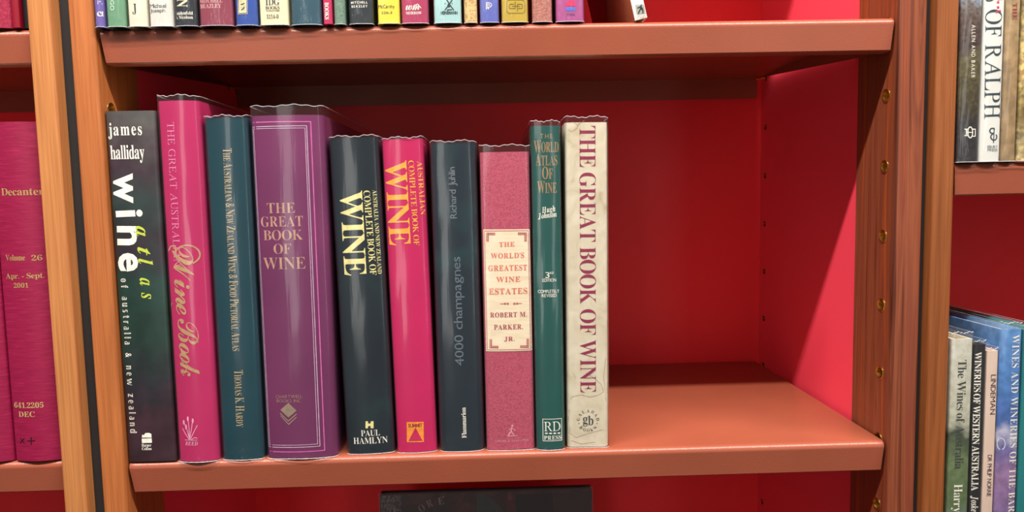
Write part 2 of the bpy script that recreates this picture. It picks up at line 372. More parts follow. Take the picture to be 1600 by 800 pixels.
# ------------------------------------------------------------------ books
class Book:
    def __init__(s, label, x0, x1, Y0, zb, h, mat, D=.225, b=.002, rc=.003, lean=0, film=None, group='wine books in the middle row', name='book', pages=PAPER):
        """film = (gap round the cover, height above the cover) or None"""
        s.w = x1-x0; s.ht = h; s.b = b; s.rc = rc; s.D = D; s.X = x0; s.Y = Y0; s.Z = zb + .0003; s.th = lean
        if lean > 0: s.Z += s.w*math.sin(lean)
        s.root = empty(name, (s.X, s.Y, s.Z), label, 'book', group, roty=lean)
        s.prints = {}
        g = film[0] if film else 0
        s.g = g
        bm = bmesh.new()
        po = s.profile(g, 0); t = .0026
        pi_ = s.profile(g+t, t)
        zo = .0006
        nr = 8
        rings = []
        for k in range(nr+1):
            z = zo + (h-zo)*k/nr
            rings.append(([bm.verts.new((x, y, z)) for x, y in po], [bm.verts.new((x, y, z)) for x, y in pi_]))
        n = len(po)
        for (a, ai), (c, ci) in zip(rings, rings[1:]):
            for i in range(n-1):
                bm.faces.new((a[i], a[i+1], c[i+1], c[i])); bm.faces.new((ai[i+1], ai[i], ci[i], ci[i+1]))
            bm.faces.new((a[0], c[0], ci[0], ai[0])); bm.faces.new((a[-1], ai[-1], ci[-1], c[-1]))
        for (a, ai), fl in ((rings[0], 1), (rings[-1], 0)):
            for i in range(n-1): bm.faces.new((a[i], ai[i], ai[i+1], a[i+1]) if fl else (a[i], a[i+1], ai[i+1], ai[i]))
        s.cover = link('cover', bm, mat, s.root); smooth_by_angle(s.cover, 40)
        bm = bmesh.new(); box(bm, g+t+.0004, s.w-g-t-.0004, b+rc+.004, D-.005, .004, h-.004); link('page_block', bm, pages, s.root)
        if film:
            ft = film[1]; bm = bmesh.new(); pf = s.profile(0, -g, 44, 6); m = 26; rnd = random.Random(int(x0*9999)+5)
            ph = [rnd.uniform(0, 6.3) for _ in range(6)]
            rows = []
            zz = [0, .0012, .003, .005, .0075, .010, .013, .017]+[.022+(h+ft-.022)*k/m for k in range(m+1)]
            for k, z in enumerate(zz):
                v = z/(h+ft); row = []
                for i, (x, y) in enumerate(pf):
                    u = x/s.w
                    wob = .00022*(math.sin(9*v+ph[0]+4*u)+math.sin(23*v+ph[1]-7*u))*(0 if y > b+rc else 1)
                    top = (.0007*math.sin(11*u+ph[2])+.0004*math.sin(37*u+ph[3])) if k == len(zz)-1 else 0
                    pinch = 0
                    if z > h: pinch = (z-h)*.12*math.sin(5*u+ph[4])
                    cr = rnd.uniform(0, .0008)*max(0, 1-z/.017)*(1 if y < b+rc else 0)
                    row.append(bm.verts.new((x, y-abs(wob)*.8-cr+max(0, pinch), max(.0002, z+top))))
                rows.append(row)
            for a, c in zip(rows, rows[1:]):
                for i in range(len(pf)-1): bm.faces.new((a[i], a[i+1], c[i+1], c[i]))
            topc = [tuple(v.co) for v in rows[-1]]; botc = [tuple(v.co) for v in rows[0]]
            fo = link('clear_jacket', bm, FILM, s.root, True)
            for nm, line in (('film_edge', topc), ('film_edge', botc)):
                bm = bmesh.new(); r = .00028; pr = None
                for (x, y, z) in line:
                    z = max(z, r)
                    q = [bm.verts.new((x+dx, y+dy, z+dz)) for dx, dy, dz in ((0, -r, 0), (0, 0, r), (0, r, 0), (0, 0, -r))]
                    if pr:
                        for j in range(4): bm.faces.new((pr[j], pr[(j+1) % 4], q[(j+1) % 4], q[j]))
                    pr = q
                link(nm, bm, EDGE, fo)
        s.film = bool(film)
    def yf(s, u, g=None, o=0):
        """front surface of the spine at distance u across"""
        g = s.g if g is None else g
        wd = s.w-2*g; d = min(max(u-g, 0), max(wd-(u-g), 0)); q = min(1, abs(2*(u-g)/wd-1))
        y = s.b*q*q+g+o
        if d < s.rc: y += s.rc-math.sqrt(max(0, s.rc**2-(s.rc-d)**2))
        return y
    def profile(s, g, o, nf=18, ns=2):
        wd = s.w-2*g; r = s.rc; us = []
        for k in range(5): us.append(r*(1-math.cos(k/5*PI/2)))
        us += [r+(wd-2*r)*k/nf for k in range(nf+1)]
        us += [wd-x for x in us[:5][::-1]]
        gg = s.g if o == 0 else None
        pts = []
        for u in us:
            q = abs(2*u/wd-1); d = min(u, wd-u); y = s.b*q*q + (r-math.sqrt(max(0, r*r-(r-d)**2)) if d < r else 0)
            pts.append((g+u, y+s.g+o))
        D = s.D
        left = [(g, D-(D-pts[0][1])*k/ns) for k in range(ns)]
        right = [(s.w-g, D-(D-pts[-1][1])*k/ns) for k in range(ns)][::-1]
        return left+pts+right
    def uv(s, x, y, dy=0.0012):
        p = at(x, y, s.Y+dy+s.g); X = p.x-s.X; Z = p.z-s.Z
        return Vector((X*math.cos(s.th)-Z*math.sin(s.th), X*math.sin(s.th)+Z*math.cos(s.th)))
    def add(s, V, F, c, name='lettering', lift=.00018):
        k = (name, c, lift); s.prints.setdefault(k, ([], []))
        VV, FF = s.prints[k]; o = len(VV); VV += [tuple(v) for v in V]; FF += [tuple(o+i for i in f) for f in F]
    def text(s, txt, st, p0, p1, cap, c, track=.07, small=0, space=.27, ref='H', snap=True, name='lettering', lift=.00018, squash=None):
        """baseline from pixel p0 to pixel p1; cap = height in pixels of the letter ref"""
        a = s.uv(*p0); b_ = s.uv(*p1); d = b_-a
        if snap:
            if abs(d.x) > abs(d.y): m = (a.y+b_.y)/2; a.y = b_.y = m
            else: m = (a.x+b_.x)/2; a.x = b_.x = m
            d = b_-a
        n = Vector((-d.y, d.x)).normalized(); k = (s.uv(p0[0]+1, p0[1])-s.uv(*p0)).length
        V, F = layout(txt, st, track, small, space); q = cap*k/caph(st, ref)
        s.add([a+d*x+n*(y*q) for x, y in V], F, c, name, lift)
    def h(s, txt, st, x0, y0, x1, y1, c, **kw): s.text(txt, st, (x0, y1), (x1, y1), y1-y0, c, **kw)
    def poly(s, pts, c, name='emblem', lift=.00018): s.add([s.uv(*p) for p in pts], [tuple(range(len(pts)))], c, name, lift)
    def line(s, pts, wpx, c, name='emblem', closed=False, lift=.00018):
        P = [s.uv(*p) for p in pts]; k = (s.uv(pts[0][0]+1, pts[0][1])-s.uv(*pts[0])).length*wpx/2
        if closed: P.append(P[0])
        for a, b_ in zip(P, P[1:]):
            d = (b_-a)
            if d.length < 1e-7: continue
            d.normalize(); n = Vector((-d.y, d.x))*k; e = d*k*.6
            s.add([a-e+n, a-e-n, b_+e-n, b_+e+n], [(0, 1, 2, 3)], c, name, lift)
    def finish(s):
        for (name, c, lift), (V, F) in s.prints.items():
            bm = bmesh.new(); vs_ = [bm.verts.new((x, 0, y)) for x, y in V]
            for f in F:
                try: bm.faces.new([vs_[i] for i in f])
                except ValueError: pass
            bmesh.ops.triangulate(bm, faces=[f for f in bm.faces if len(f.verts) > 4])
            xs = [v.co.x for v in bm.verts]; k0 = math.floor(min(xs)/.004); k1 = math.ceil(max(xs)/.004)
            for k in range(k0, k1+1):
                bmesh.ops.bisect_plane(bm, geom=bm.verts[:]+bm.edges[:]+bm.faces[:], plane_co=(k*.004, 0, 0), plane_no=(1, 0, 0))
            for v in bm.verts:
                v.co.x = min(max(v.co.x, s.g+.0006), s.w-s.g-.0006); v.co.y = s.yf(v.co.x)-lift
            for f in bm.faces:
                f.normal_update()
                if f.normal.y > 0: f.normal_flip()
            me = bpy.data.meshes.new(name); bm.to_mesh(me); bm.free()
            me.materials.append(ink(c) if isinstance(c, tuple) else c)
            o = bpy.data.objects.new(name, me); COL.objects.link(o); o.parent = s.root
BOOKS = []
def book(*a, **k):
    b = Book(*a, **k); BOOKS.append(b); return b
def ell(cx, cy, rx, ry, a0=0, a1=360, n=16):
    return [(cx+rx*math.cos(math.radians(a0+(a1-a0)*i/n)), cy-ry*math.sin(math.radians(a0+(a1-a0)*i/n))) for i in range(n+1)]

WHITE = (240, 236, 222); GOLD = (176, 152, 112); CREAM = (232, 222, 150)
# 1
m = photo_cover('marbled_dark_green_plum', .326, [(0, (54, 36, 42)), (.14, (62, 42, 50)), (.22, (40, 38, 44)), (.36, (34, 56, 50)), (.52, (36, 60, 54)), (.62, (52, 44, 52)), (.74, (44, 58, 56)), (.86, (62, 48, 56)), (1, (84, 82, 80))], 34, .22)
b = book('dark green and plum marbled atlas with big white letters wine, first in middle row', .0004, .0450, .0010, 0, .326, m, b=.0006, rc=.0016, D=.235)
b.text('james', 'sb', (170, 212), (223, 211), 18, WHITE, track=.16, ref='t')
b.text('halliday', 'sb', (174, 249), (227, 248), 21.5, WHITE, track=.03, ref='l')
for ch, y0, y1, bx in (('w', 270, 317, 179.5), ('i', 329, 340, 183), ('n', 353, 383, 185), ('e', 395, 424, 187)):
    b.text(ch, 'nb', (bx, y0), (bx+1, y1), 29, WHITE, ref='x', snap=False)
for ch, y0, y1, bx in (('a', 353, 369, 213), ('t', 386, 399, 216), ('l', 404, 414, 217), ('a', 434, 446, 219.5), ('s', 457, 467, 222)):
    b.text(ch, 'bi', (bx, y0), (bx+.6, y1), 15, (188, 200, 70), ref='x', snap=False)
b.text('of australia & new zealand', 'ds', (189.5, 435), (204.5, 676), 7.5, WHITE, track=.42, ref='x', snap=False, space=.35)
b.poly([(222.5, 683), (223.5, 678), (226, 680), (228, 676), (231, 679), (233, 675.5), (235, 679), (237.5, 677), (238, 683)], WHITE)
b.poly([(222.5, 684.5), (238, 684), (238.5, 691), (223, 691.5)], WHITE)
b.h('Harper', 'sb', 222.5, 692.5, 237.5, 697, WHITE); b.h('Collins', 'sb', 223, 698, 238, 702.5, WHITE)
# 2
m = paint('bright_magenta_jacket', (188, 34, 96), .35, .05)
b = book('tall magenta book in clear jacket with pale pink and gold script lettering', .0462, .0855, -.0035, 0, .334, m, b=.0045, rc=.0035, D=.25, film=(.0010, .0045))
PK = (232, 130, 175)
b.text('THE GREAT AUSTRALIAN', 'sr', (261, 191), (272, 416), 11.5, PK, track=.05, snap=False)
b.text('Wine', 'sc', (268, 386), (276, 492), 33, (190, 150, 110), track=-.06, snap=False)
b.line(ell(293, 398, 19, 15, -60, 190, 14), 2.4, (190, 150, 110), 'swash')
b.line([(262, 392), (266, 385), (274, 384), (274.5, 398)], 2.2, (190, 150, 110), 'swash')
b.text('Book', 'sc', (277, 498), (283, 588), 32, (190, 150, 110), track=-.06, snap=False)
b.line(ell(268, 500, 6, 26, 100, 200, 10), 2.0, (190, 150, 110), 'swash')
for q in (((297, 686), (293, 672), (287, 659)), ((297, 686), (296, 668), (294, 652)), ((297, 686), (300, 670), (302, 655)), ((298, 686), (303, 676), (309, 664)), ((296, 686), (290, 678), (285, 670)), ((300, 686), (305, 683), (309, 684))):
    b.line(q, 1.2, (240, 170, 200), 'reed_emblem')
for cx, cy in ((287, 660), (294, 654), (302, 657), (291, 667)): b.poly(ell(cx, cy, 1.6, 4, 0, 340, 8), (240, 170, 200), 'reed_emblem')
b.line([(289, 687.5), (309, 687)], 1, (240, 170, 200), 'reed_emblem')
b.h('REED', 'bi', 289.5, 689.5, 310, 695.5, (240, 170, 200))
# 3
m = paint('deep_teal_jacket', (8, 60, 72), .35, .08)
b = book('deep teal book in clear jacket with narrow gold small capitals', .0868, .1268, -.0010, 0, .3185, m, b=.0032, rc=.004, D=.245, film=(.0009, .0015))
b.text('The Australian & New Zealand Wine & Food Pictorial Atlas', 'st', (349, 232), (364, 548), 13.5, (186, 166, 126), track=.03, small=.78, snap=False, space=.2)
b.text('Thomas K. Hardy', 'st', (366.5, 578), (370, 667), 13.5, (186, 166, 126), track=.03, small=.78, snap=False, space=.2)
# 4
m = mottled('mauve_purple_jacket', [(.35, (106, 38, 84)), (.65, (120, 46, 94))], (8, 8, 8), 2, .35)
b = book('widest book, mauve purple with thin double border and gold capitals', .1281, .1960, -.0020, 0, .3195, m, b=.0048, rc=.005, D=.26, film=(.0011, .0085))
G4 = (190, 146, 126)
for t_, x0, y0, x1, y1 in (('THE', 417, 317, 462, 333), ('GREAT', 407, 338, 474, 354), ('BOOK', 411, 359.5, 474, 375), ('OF', 428, 381, 456, 396.5), ('WINE', 411, 402, 478, 420.5)):
    b.h(t_, 'st', x0, y0, x1, y1, G4, track=.05)
PK4 = (206, 100, 168); LW = (206, 172, 200)
b.line([(391, 191), (485, 190), (507, 704), (414, 707)], 1.7, PK4, 'border_line')
b.line([(392, 198), (479, 196.5), (500, 697), (417.5, 700)], 1.2, LW, 'border_line', True)
b.line([(394.5, 201), (476.5, 200), (496.5, 693.5), (420, 696.5)], .9, LW, 'border_line', True)
b.h('CHARTWELL', 'n', 430.5, 616.5, 473, 622, (160, 118, 110), track=.1); b.h('BOOKS INC', 'n', 432, 623.5, 471, 628.5, (160, 118, 110), track=.1)
b.poly([(451, 629), (464, 641), (451, 652), (438, 640.5)], (150, 130, 112))
b.line([(438, 646), (451, 657.5), (463.5, 646.5)], 1.6, (150, 130, 112)); b.line([(439, 650), (451.5, 662.5), (463.5, 651.5)], 1.6, (150, 130, 112))
# 5
NAVY = mottled('blue_black_jacket', [(.35, (16, 28, 38)), (.6, (20, 36, 44)), (.75, (28, 54, 54))], (16, 16, 10), 6, .3)  # greenish mottle is film glare painted into the jacket colour
b = book('blue black book with big cream WINE, between purple and magenta books', .2030, .2492, .0045, 0, .2985, NAVY, b=.003, rc=.004, D=.225, lean=-.0175, film=(.0009, .0012))
b.text('WINE', 'sb', (531, 299), (538.5, 431), 35, CREAM, track=.02, snap=False)
b.text('COMPLETE BOOK OF', 'st', (568, 298), (578.5, 430), 10, CREAM, track=.02, snap=False, space=.2)
b.text('AUSTRALIA AND NEW ZEALAND', 'st', (582, 297), (590.5, 428), 6, CREAM, track=.02, snap=False, space=.2)
b.poly([(571.5, 657.5), (575.5, 657.5), (575.5, 661), (579.5, 661), (579.5, 657.5), (584, 657.5), (584, 668.5), (579.5, 668.5), (579.5, 665), (575.5, 665), (575.5, 668.5), (571.5, 668.5)], CREAM)
b.h('PAUL', 'st', 564.5, 671, 594, 680.5, WHITE, track=.02); b.h('HAMLYN', 'st', 552.5, 682.5, 606, 692.5, WHITE, track=.02)
# 6
m = paint('hot_pink_jacket', (196, 22, 90), .35, .05)
YO = (248, 170, 62)
b = book('hot pink book with big yellow orange WINE and orange triangle badge', .2506, .2898, .0045, 0, .2965, m, b=.0028, rc=.004, D=.225, lean=-.0150, film=(.0008, .0012))
b.text('WINE', 'sb', (601, 252), (608.5, 384), 34, YO, track=.02, snap=False)
b.text('COMPLETE BOOK OF', 'st', (638, 251), (647, 384), 8.5, YO, track=.02, snap=False, space=.2)
b.text('AUSTRALIAN', 'st', (651.5, 252), (657.5, 336), 7.5, YO, track=.02, snap=False)
b.poly([(635.5, 659), (662, 658.5), (662.5, 690), (636, 690.5)], (244, 150, 50), 'badge')
b.poly([(638.5, 688.5), (649.5, 667), (660.5, 688)], (196, 30, 84), 'badge', .0003)
b.h('SUMMIT', 'nb', 638, 661, 660.5, 666.5, (150, 60, 40), name='badge_lettering', lift=.0003, track=0)
# 7
m = mottled('charcoal_blue_jacket', [(.35, (24, 36, 46)), (.6, (26, 42, 52)), (.72, (28, 60, 64))], (14, 14, 9), 16, .3)  # teal blotches carry the glare of the film, painted in
b = book('charcoal blue book with faint grey lettering, right of hot pink book', .2913, .3353, .0045, 0, .2925, m, b=.003, rc=.006, D=.225, lean=-.0040, film=(.0009, .0012))
b.text('Richard Juhlin', 'n', (714, 341), (710.5, 261), 10, (112, 122, 132), track=.05, snap=False)
b.text('4000 champagnes', 'n', (725, 570.5), (719, 401), 13.5, (96, 110, 120), track=.05, snap=False)
b.text('Flammarion', 'sb', (729, 683.5), (727.5, 636), 7, WHITE, track=.01, snap=False)
# 8
m = cloth('rose_book_cloth', (188, 78, 102), (158, 58, 82), 1500)
b = book('rose cloth book with cream paper panel on its spine', .3361, .3838, .0045, 0, .2830, m, b=.002, rc=.0035, D=.225, film=(.0009, .0060))
LB = mottled('laid_cream_label', [(.3, (226, 208, 176)), (.7, (240, 224, 196))], (40, 40, 300), 3, .8)
b.poly([(755, 358.5), (827.5, 358), (831.5, 547.5), (759.5, 549)], LB, 'spine_label', .0003)
RI = (190, 92, 96)
b.line([(757, 360.8), (825.3, 360.3), (829.3, 545.2), (761.5, 546.6)], .8, RI, 'label_border', True, lift=.00045)
for t_, x0, y0, x1, y1, c in (('THE', 780, 378, 804, 385, (222, 118, 98)), ("WORLD'S", 767, 395, 819, 403, (222, 118, 98)), ('GREATEST', 763, 414, 823.5, 422.5, (222, 118, 98)), ('WINE', 775.5, 432, 813, 440, (222, 118, 98)), ('ESTATES', 764, 450, 824, 459, (222, 118, 98)),
                           ('ROBERT M.', 766, 487.5, 823, 495, (172, 66, 84)), ('PARKER,', 772, 506.5, 817, 514, (172, 66, 84)), ('JR.', 788, 525.5, 804, 532, (172, 66, 84))):
    b.h(t_, 'sb', x0, y0, x1, y1, c, track=.1, lift=.0005)
b.line([(782, 474.3), (794, 474)], .7, RI, 'ornament', lift=.0005); b.line([(803, 474), (815, 473.7)], .7, RI, 'ornament', lift=.0005)
for cx in (789, 793.5, 803.5, 808): b.poly(ell(cx, 474, 1.7, 1.7, 0, 320, 6), RI, 'ornament', .0005)
for sx, sy, cx, cy in ((1, 1, 760.5, 364), (-1, 1, 822.5, 363.7), (1, -1, 765.5, 543), (-1, -1, 826, 542.3)):
    b.line([(cx+sx*13, cy), (cx, cy), (cx, cy+sy*13)], 1.1, RI, 'ornament', lift=.0005)
    for k in range(4):
        b.poly(ell(cx+sx*(3+3*k), cy+sy*2.2, 1.4, 1.2, 0, 320, 6), RI, 'ornament', .0005); b.poly(ell(cx+sx*2.2, cy+sy*(3+3*k), 1.2, 1.4, 0, 320, 6), RI, 'ornament', .0005)
SOW = (222, 150, 160)
b.poly(ell(800.5, 664.5, 1.8, 1.8, 0, 330, 8), SOW, 'sower_emblem'); b.line([(800, 666), (798.5, 673), (794.5, 679)], 2, SOW, 'sower_emblem'); b.line([(798.5, 673), (803, 679)], 1.6, SOW, 'sower_emblem')
b.line([(800, 668), (804.5, 671.5)], 1.2, SOW, 'sower_emblem'); b.line([(799.5, 668), (795.5, 671)], 1.4, SOW, 'sower_emblem'); b.line([(792.5, 680.5), (808, 680)], 1.2, SOW, 'sower_emblem')
b.h('SIMON & SCHUSTER', 'n', 774.5, 686.5, 826, 690, SOW, track=.16)
# 9
m = paint('bottle_green_jacket', (22, 82, 76), .35, .08)
b = book('narrow bottle green book with bronze capitals and white boxed emblem', .3841, .4122, .0020, 0, .3060, m, b=.003, rc=.003, D=.225, lean=0, film=(.0008, .0042))
BZ = (160, 128, 88)
b.h('THE', 'n', 844, 209.5, 863, 216.5, BZ, track=.3)
for t_, x0, y0, x1, y1 in (('World', 834.5, 219.5, 873, 238), ('Atlas', 837, 240.5, 871, 258.5), ('Of', 847, 261, 864, 279.5), ('Wine', 839.5, 283, 870, 301.5)): b.h(t_, 'sb', x0, y0, x1, y1, BZ, small=.85, track=.04)
b.text('Hugh', 'bi', (847, 333), (868, 330), 9, WHITE, snap=False, track=.02); b.text('Johnson', 'bi', (841, 342), (870, 338.5), 8.5, WHITE, snap=False, track=.01)
b.h('3', 'n', 852, 425, 858.5, 434, WHITE); b.h('RD', 'n', 859, 424.5, 865, 428, WHITE); b.h('EDITION', 'n', 847.5, 435, 869, 440, WHITE); b.h('COMPLETELY', 'n', 840.5, 452.5, 874, 457.5, WHITE); b.h('REVISED', 'n', 846.5, 459, 869.5, 464, WHITE)
b.line([(848, 654.5), (877.5, 654), (878, 688), (848.5, 688.5)], .9, WHITE, 'emblem_frame', True)
b.h('RD', 'sr', 850, 658, 876, 673, WHITE, track=.02); b.h('PRESS', 'sb', 850, 680, 877, 686.5, WHITE, track=.08)
for k in range(4): b.poly(ell(853.5+6.6*k, 676.5, 2.6, 1.3, 0, 330, 6), WHITE)
# 10
m = mottled('worn_cream_paper_jacket', [(.22, (182, 162, 130)), (.4, (206, 194, 168)), (.7, (220, 210, 188))], (70, 70, 50), 9, .6, .8, 5, .35)
b = book('worn cream book with large maroon capitals, last in the middle row', .4135, .4548, .0050, 0, .3085, m, b=.0008, rc=.0035, D=.235, lean=.0070, film=(.0011, .0050))
b.text('THE GREAT BOOK OF WINE', 'st', (905, 197), (906.5, 613), 25, (142, 40, 74), track=.03, snap=False, space=.2)
GK = (70, 72, 68)
def arc_text(b, txt, cx, cy, r, a0, a1, cap, c, inside=False):
    n = len(txt)
    for i, ch in enumerate(txt):
        a = math.radians(a0+(a1-a0)*(i+.5)/n)
        bx, by = cx+r*math.cos(a), cy-r*math.sin(a); s_ = 1 if inside else -1
        tx, ty = (-math.sin(a)*s_, -math.cos(a)*s_); hw = cap*.42
        b.text(ch, 'st', (bx-tx*hw, by-ty*hw), (bx+tx*hw, by+ty*hw), cap, c, snap=False)
arc_text(b, 'GALAHAD', 918.5, 656.5, 12.8, 186, -6, 5, GK)
arc_text(b, 'BOOKS', 918.5, 656.5, 17.8, 214, 326, 5, GK, True)
CR = (150, 128, 98)
for q in (((888, 628), (894, 619.5), (908, 616.5), (922, 620), (934, 617), (943, 612)), ((943, 612), (939, 600), (928, 590), (917, 583)), ((889, 676), (900, 683), (921, 676), (941, 671)), ((890, 640), (888, 655), (891, 672), (888, 684)), ((893, 688), (908, 693), (930, 690)), ((882, 200), (893, 206), (901, 201), (906, 190)), ((894, 190), (903, 196), (913, 188)), ((946, 560), (943, 590), (947, 626))):
    b.line(q, .55, CR, 'crease_mark', lift=.00010)
b.text('g', 'sb', (910.5, 661), (918, 661), 10, GK, ref='x'); b.text('b', 'sb', (918.5, 663.5), (927, 663.5), 15, GK, ref='b')
for cx in (904.5, 932.5): b.poly(ell(cx, 661, .8, .8, 0, 320, 6), GK)

# ------------------------------------------------------------------ upper row of shorter jacketed books
UG = 'short books on the shelf above'
def tb(label, p0, p1, c, h=.22, mat=None, b_=.0015, film=True, rc=.002, lean=0, D=.16, Y=None):
    Y = -.0078+.0068*max(0, (p0-150)/720)
    x0 = at(p0, 40, -.006).x+.0003; x1 = at(p1, 38, -.006).x-.0002
    return book(label, x0, x1, Y, H, h, mat or paint('jacket_%d_%d_%d' % c, c, .4, .07, (30, 30, 30)), D=D, b=b_, rc=rc, lean=lean, film=(.0006, .003) if film else None, group=UG)
b = tb('narrow violet blue book at the left end of the upper shelf', 147.5, 165.2, (108, 92, 170), .21)
b.text('oo:1', 'nb', (153.5, -14), (154, 7), 6, WHITE, snap=False); b.text('e', 'st', (153, 25), (160, 25), 5.5, WHITE, ref='x'); b.line([(160.5, 18.5), (160.5, 25), (163.5, 25)], 1.2, WHITE); b.line(ell(157, 22.5, 3.8, 3.4, 60, 330, 10), .9, WHITE)
b = tb('green book with white letters AGO on the upper shelf', 166, 197.8, (104, 152, 118), .22)
b.text('VIRAGO', 'n', (172.8, -24), (173.3, 16.5), 6.3, (222, 240, 224), track=.12, snap=False)
b = tb('cream book marked with a single serif letter J', 199, 231.5, (226, 218, 198), .215); b.h('J', 'st', 208, 6.5, 215, 21, (50, 48, 44))
b = tb('off white book with grey lettering of a publisher on two lines', 232, 271.5, (216, 214, 206), .22)
b.h('Michael', 'n', 234.5, 6.5, 260.5, 12.5, (96, 98, 100), track=.03); b.h('Joseph', 'n', 235, 14, 259, 19.5, (96, 98, 100), track=.03)
b = tb('black book with cream letter N above white lettering', 273, 309, (30, 36, 44), .225)
b.text('N', 'sb', (277, -1.5), (277.3, 11.5), 16.5, (232, 222, 190), snap=False); b.h('Weidenfeld', 'sb', 270.5, 18.5, 302, 23.5, WHITE, track=.02); b.h('& Nicolson', 'sb', 274.5, 25, 302, 30, WHITE, track=.02)
b = tb('broad dull burgundy book with pink lettering on the upper shelf', 309.8, 364.5, (140, 58, 78), .23, b_=.002)
b.h('MITCHELL', 'sb', 311.5, -1.5, 348.5, 4.5, (224, 170, 170), track=.03); b.h('BEAZLEY', 'sb', 313, 6.7, 346.5, 13, (224, 170, 170), track=.03)
b = tb('royal blue book with small cream label on the upper shelf', 366, 402.5, (44, 78, 160), .2, b_=.002)
b.poly([(371.5, -12), (387, -12), (387.5, 22.5), (372, 22.7)], (226, 214, 160), 'spine_label', .0003); b.line([(373, -12), (373.3, 21.3), (386.3, 21), (386, -12)], .8, (44, 78, 160), 'label_border', lift=.00045)
b.text('ROSSLYN', 'st', (376.5, -26), (377, 17), 6.2, (40, 60, 110), snap=False, lift=.0005)
b = tb('pale yellow book with dark lettering and a printed number', 404, 451, (236, 226, 186), .215, b_=.001)
b.h('IDG', 'sb', 415.5, -1, 437.5, 8.5, (38, 38, 34), track=.02); b.h('BOOKS', 'sb', 415.5, 10.2, 437.5, 15.2, (38, 38, 34), track=.02); b.h('WORLDWIDE', 'nb', 416, 16.3, 437.5, 18.4, (60, 60, 50)); b.h('5114-0', 'sr', 417.5, 23.3, 436, 29.5, (60, 60, 50))
b = tb('broad plain teal blue book on the upper shelf', 452.5, 502.8, (42, 80, 96), .23, b_=.003)
b = tb('thin crimson book with white vertical letters BOOKS', 504.6, 519, (178, 46, 84), .2, b_=.0008, film=False, rc=.001)
b.text('BOOKS', 'sb', (507.8, 4.5), (508.5, 31), 6, WHITE, snap=False, track=.04)
b = tb('narrow grey green cloth book beside the thin crimson book', 519.8, 540, None, .2, cloth('grey_green_cloth', (118, 148, 128), (84, 112, 96), 1800))
b = tb('black book with wide spaced white lettering, left of the yellow book', 543.6, 583.5, (34, 42, 48), .22, b_=.002)
b.h('MITCHELL', 'nb', 548.5, 2.5, 574.5, 6, WHITE, track=.22); b.h('BEAZLEY', 'nb', 549.5, 8.5, 574.5, 12, WHITE, track=.22)
b = tb('bright yellow book with small dark lettering', 588.5, 625.3, (238, 216, 70), .205, b_=.0008)
b.h('McCarthy', 'n', 591.5, 8, 617, 13.2, (60, 56, 40), track=.05); b.h('5216-3', 'n', 596.5, 18.5, 613, 22.3, (60, 56, 40), track=.08)
b = tb('crimson pink book with white initials beside the yellow book', 625.8, 670, (172, 52, 92), .225)
b.text('wm', 'sc', (634, 16), (656, 16), 7, WHITE, ref='x', track=-.03); b.line([(647, 9), (653, 7), (658, 13)], 1, WHITE); b.h('MORROW', 'sb', 634.5, 18.7, 659, 23, WHITE, track=.05)
b = tb('pale aqua book with dark crossed windmill emblem', 676.5, 722, (164, 204, 204), .22)
TK = (50, 60, 66)
for q in (((697, -2), (703, 8), (709, 16)), ((708, -2), (701, 9), (695.5, 16)), ((699, 16), (706, 15.5))): b.line(q, 1.7, TK)
b.poly(ell(701.5, 9, 2.4, 3.4, 0, 330, 8), TK)
for cx in (695.5, 706.5): b.poly(ell(cx, 6.2, .8, .8, 0, 300, 6), TK)
b.h('HEINEMANN', 'nb', 689, 17.8, 715, 22.8, TK, track=.02)
b = tb('narrow straw yellow woven cloth book on the upper shelf', 724, 747, None, .2, cloth('straw_woven_cloth', (228, 192, 130), (186, 140, 84), 900))
b = tb('cornflower blue book with white outlined letter P', 749, 781, (94, 104, 184), .21)
b.line([(760, 15), (760, 4.6), (764, 4.6), (767.5, 6), (768.3, 8.6), (766.5, 11.5), (763.5, 12), (763.5, 15)], 1, WHITE); b.line([(762, 14), (762, 6.5), (764.5, 7), (765.5, 8.7), (763.7, 10)], .9, WHITE)
b = tb('mustard olive book with outlined monogram in a rounded box', 783, 827, (190, 160, 54), .22)
OL = (98, 88, 30)
b.line([(794, 0.5), (792, 3), (792, 18.5), (795, 21.3), (817, 21), (820, 18), (820, 3), (817, .3)], .7, OL, closed=True)
b.line([(805, 3.2), (805, 13.8), (797, 13.8), (796, 12.7), (796, 8), (797, 7), (803, 7)], .9, OL); b.line([(808.5, 17.5), (808.5, 7), (815, 7), (816, 8), (816, 12.5), (815, 13.5), (810, 13.5)], .9, OL); b.line([(800, 10.3), (812, 10.3)], .7, OL)
b = tb('dusty rose cloth book on the upper shelf', 831.5, 865, None, .2, cloth('dusty_rose_cloth', (190, 122, 108), (150, 88, 78), 1300), b_=.002)
b = tb('purple pink book with red and blue flame mark', 869, 915.3, (170, 78, 138), .22)
b.poly([(884, 10), (883.5, 4), (886, 5.5), (888, 2), (890, 5), (892.5, 1.5), (894, 4.5), (898, 2.5), (899, 10)], (236, 50, 100)); b.poly([(883.5, 12), (899, 11.6), (899, 17), (884, 17.6)], (84, 112, 204))
b.h('PARK', 'nb', 886, 21.5, 898.5, 25, (110, 60, 120))
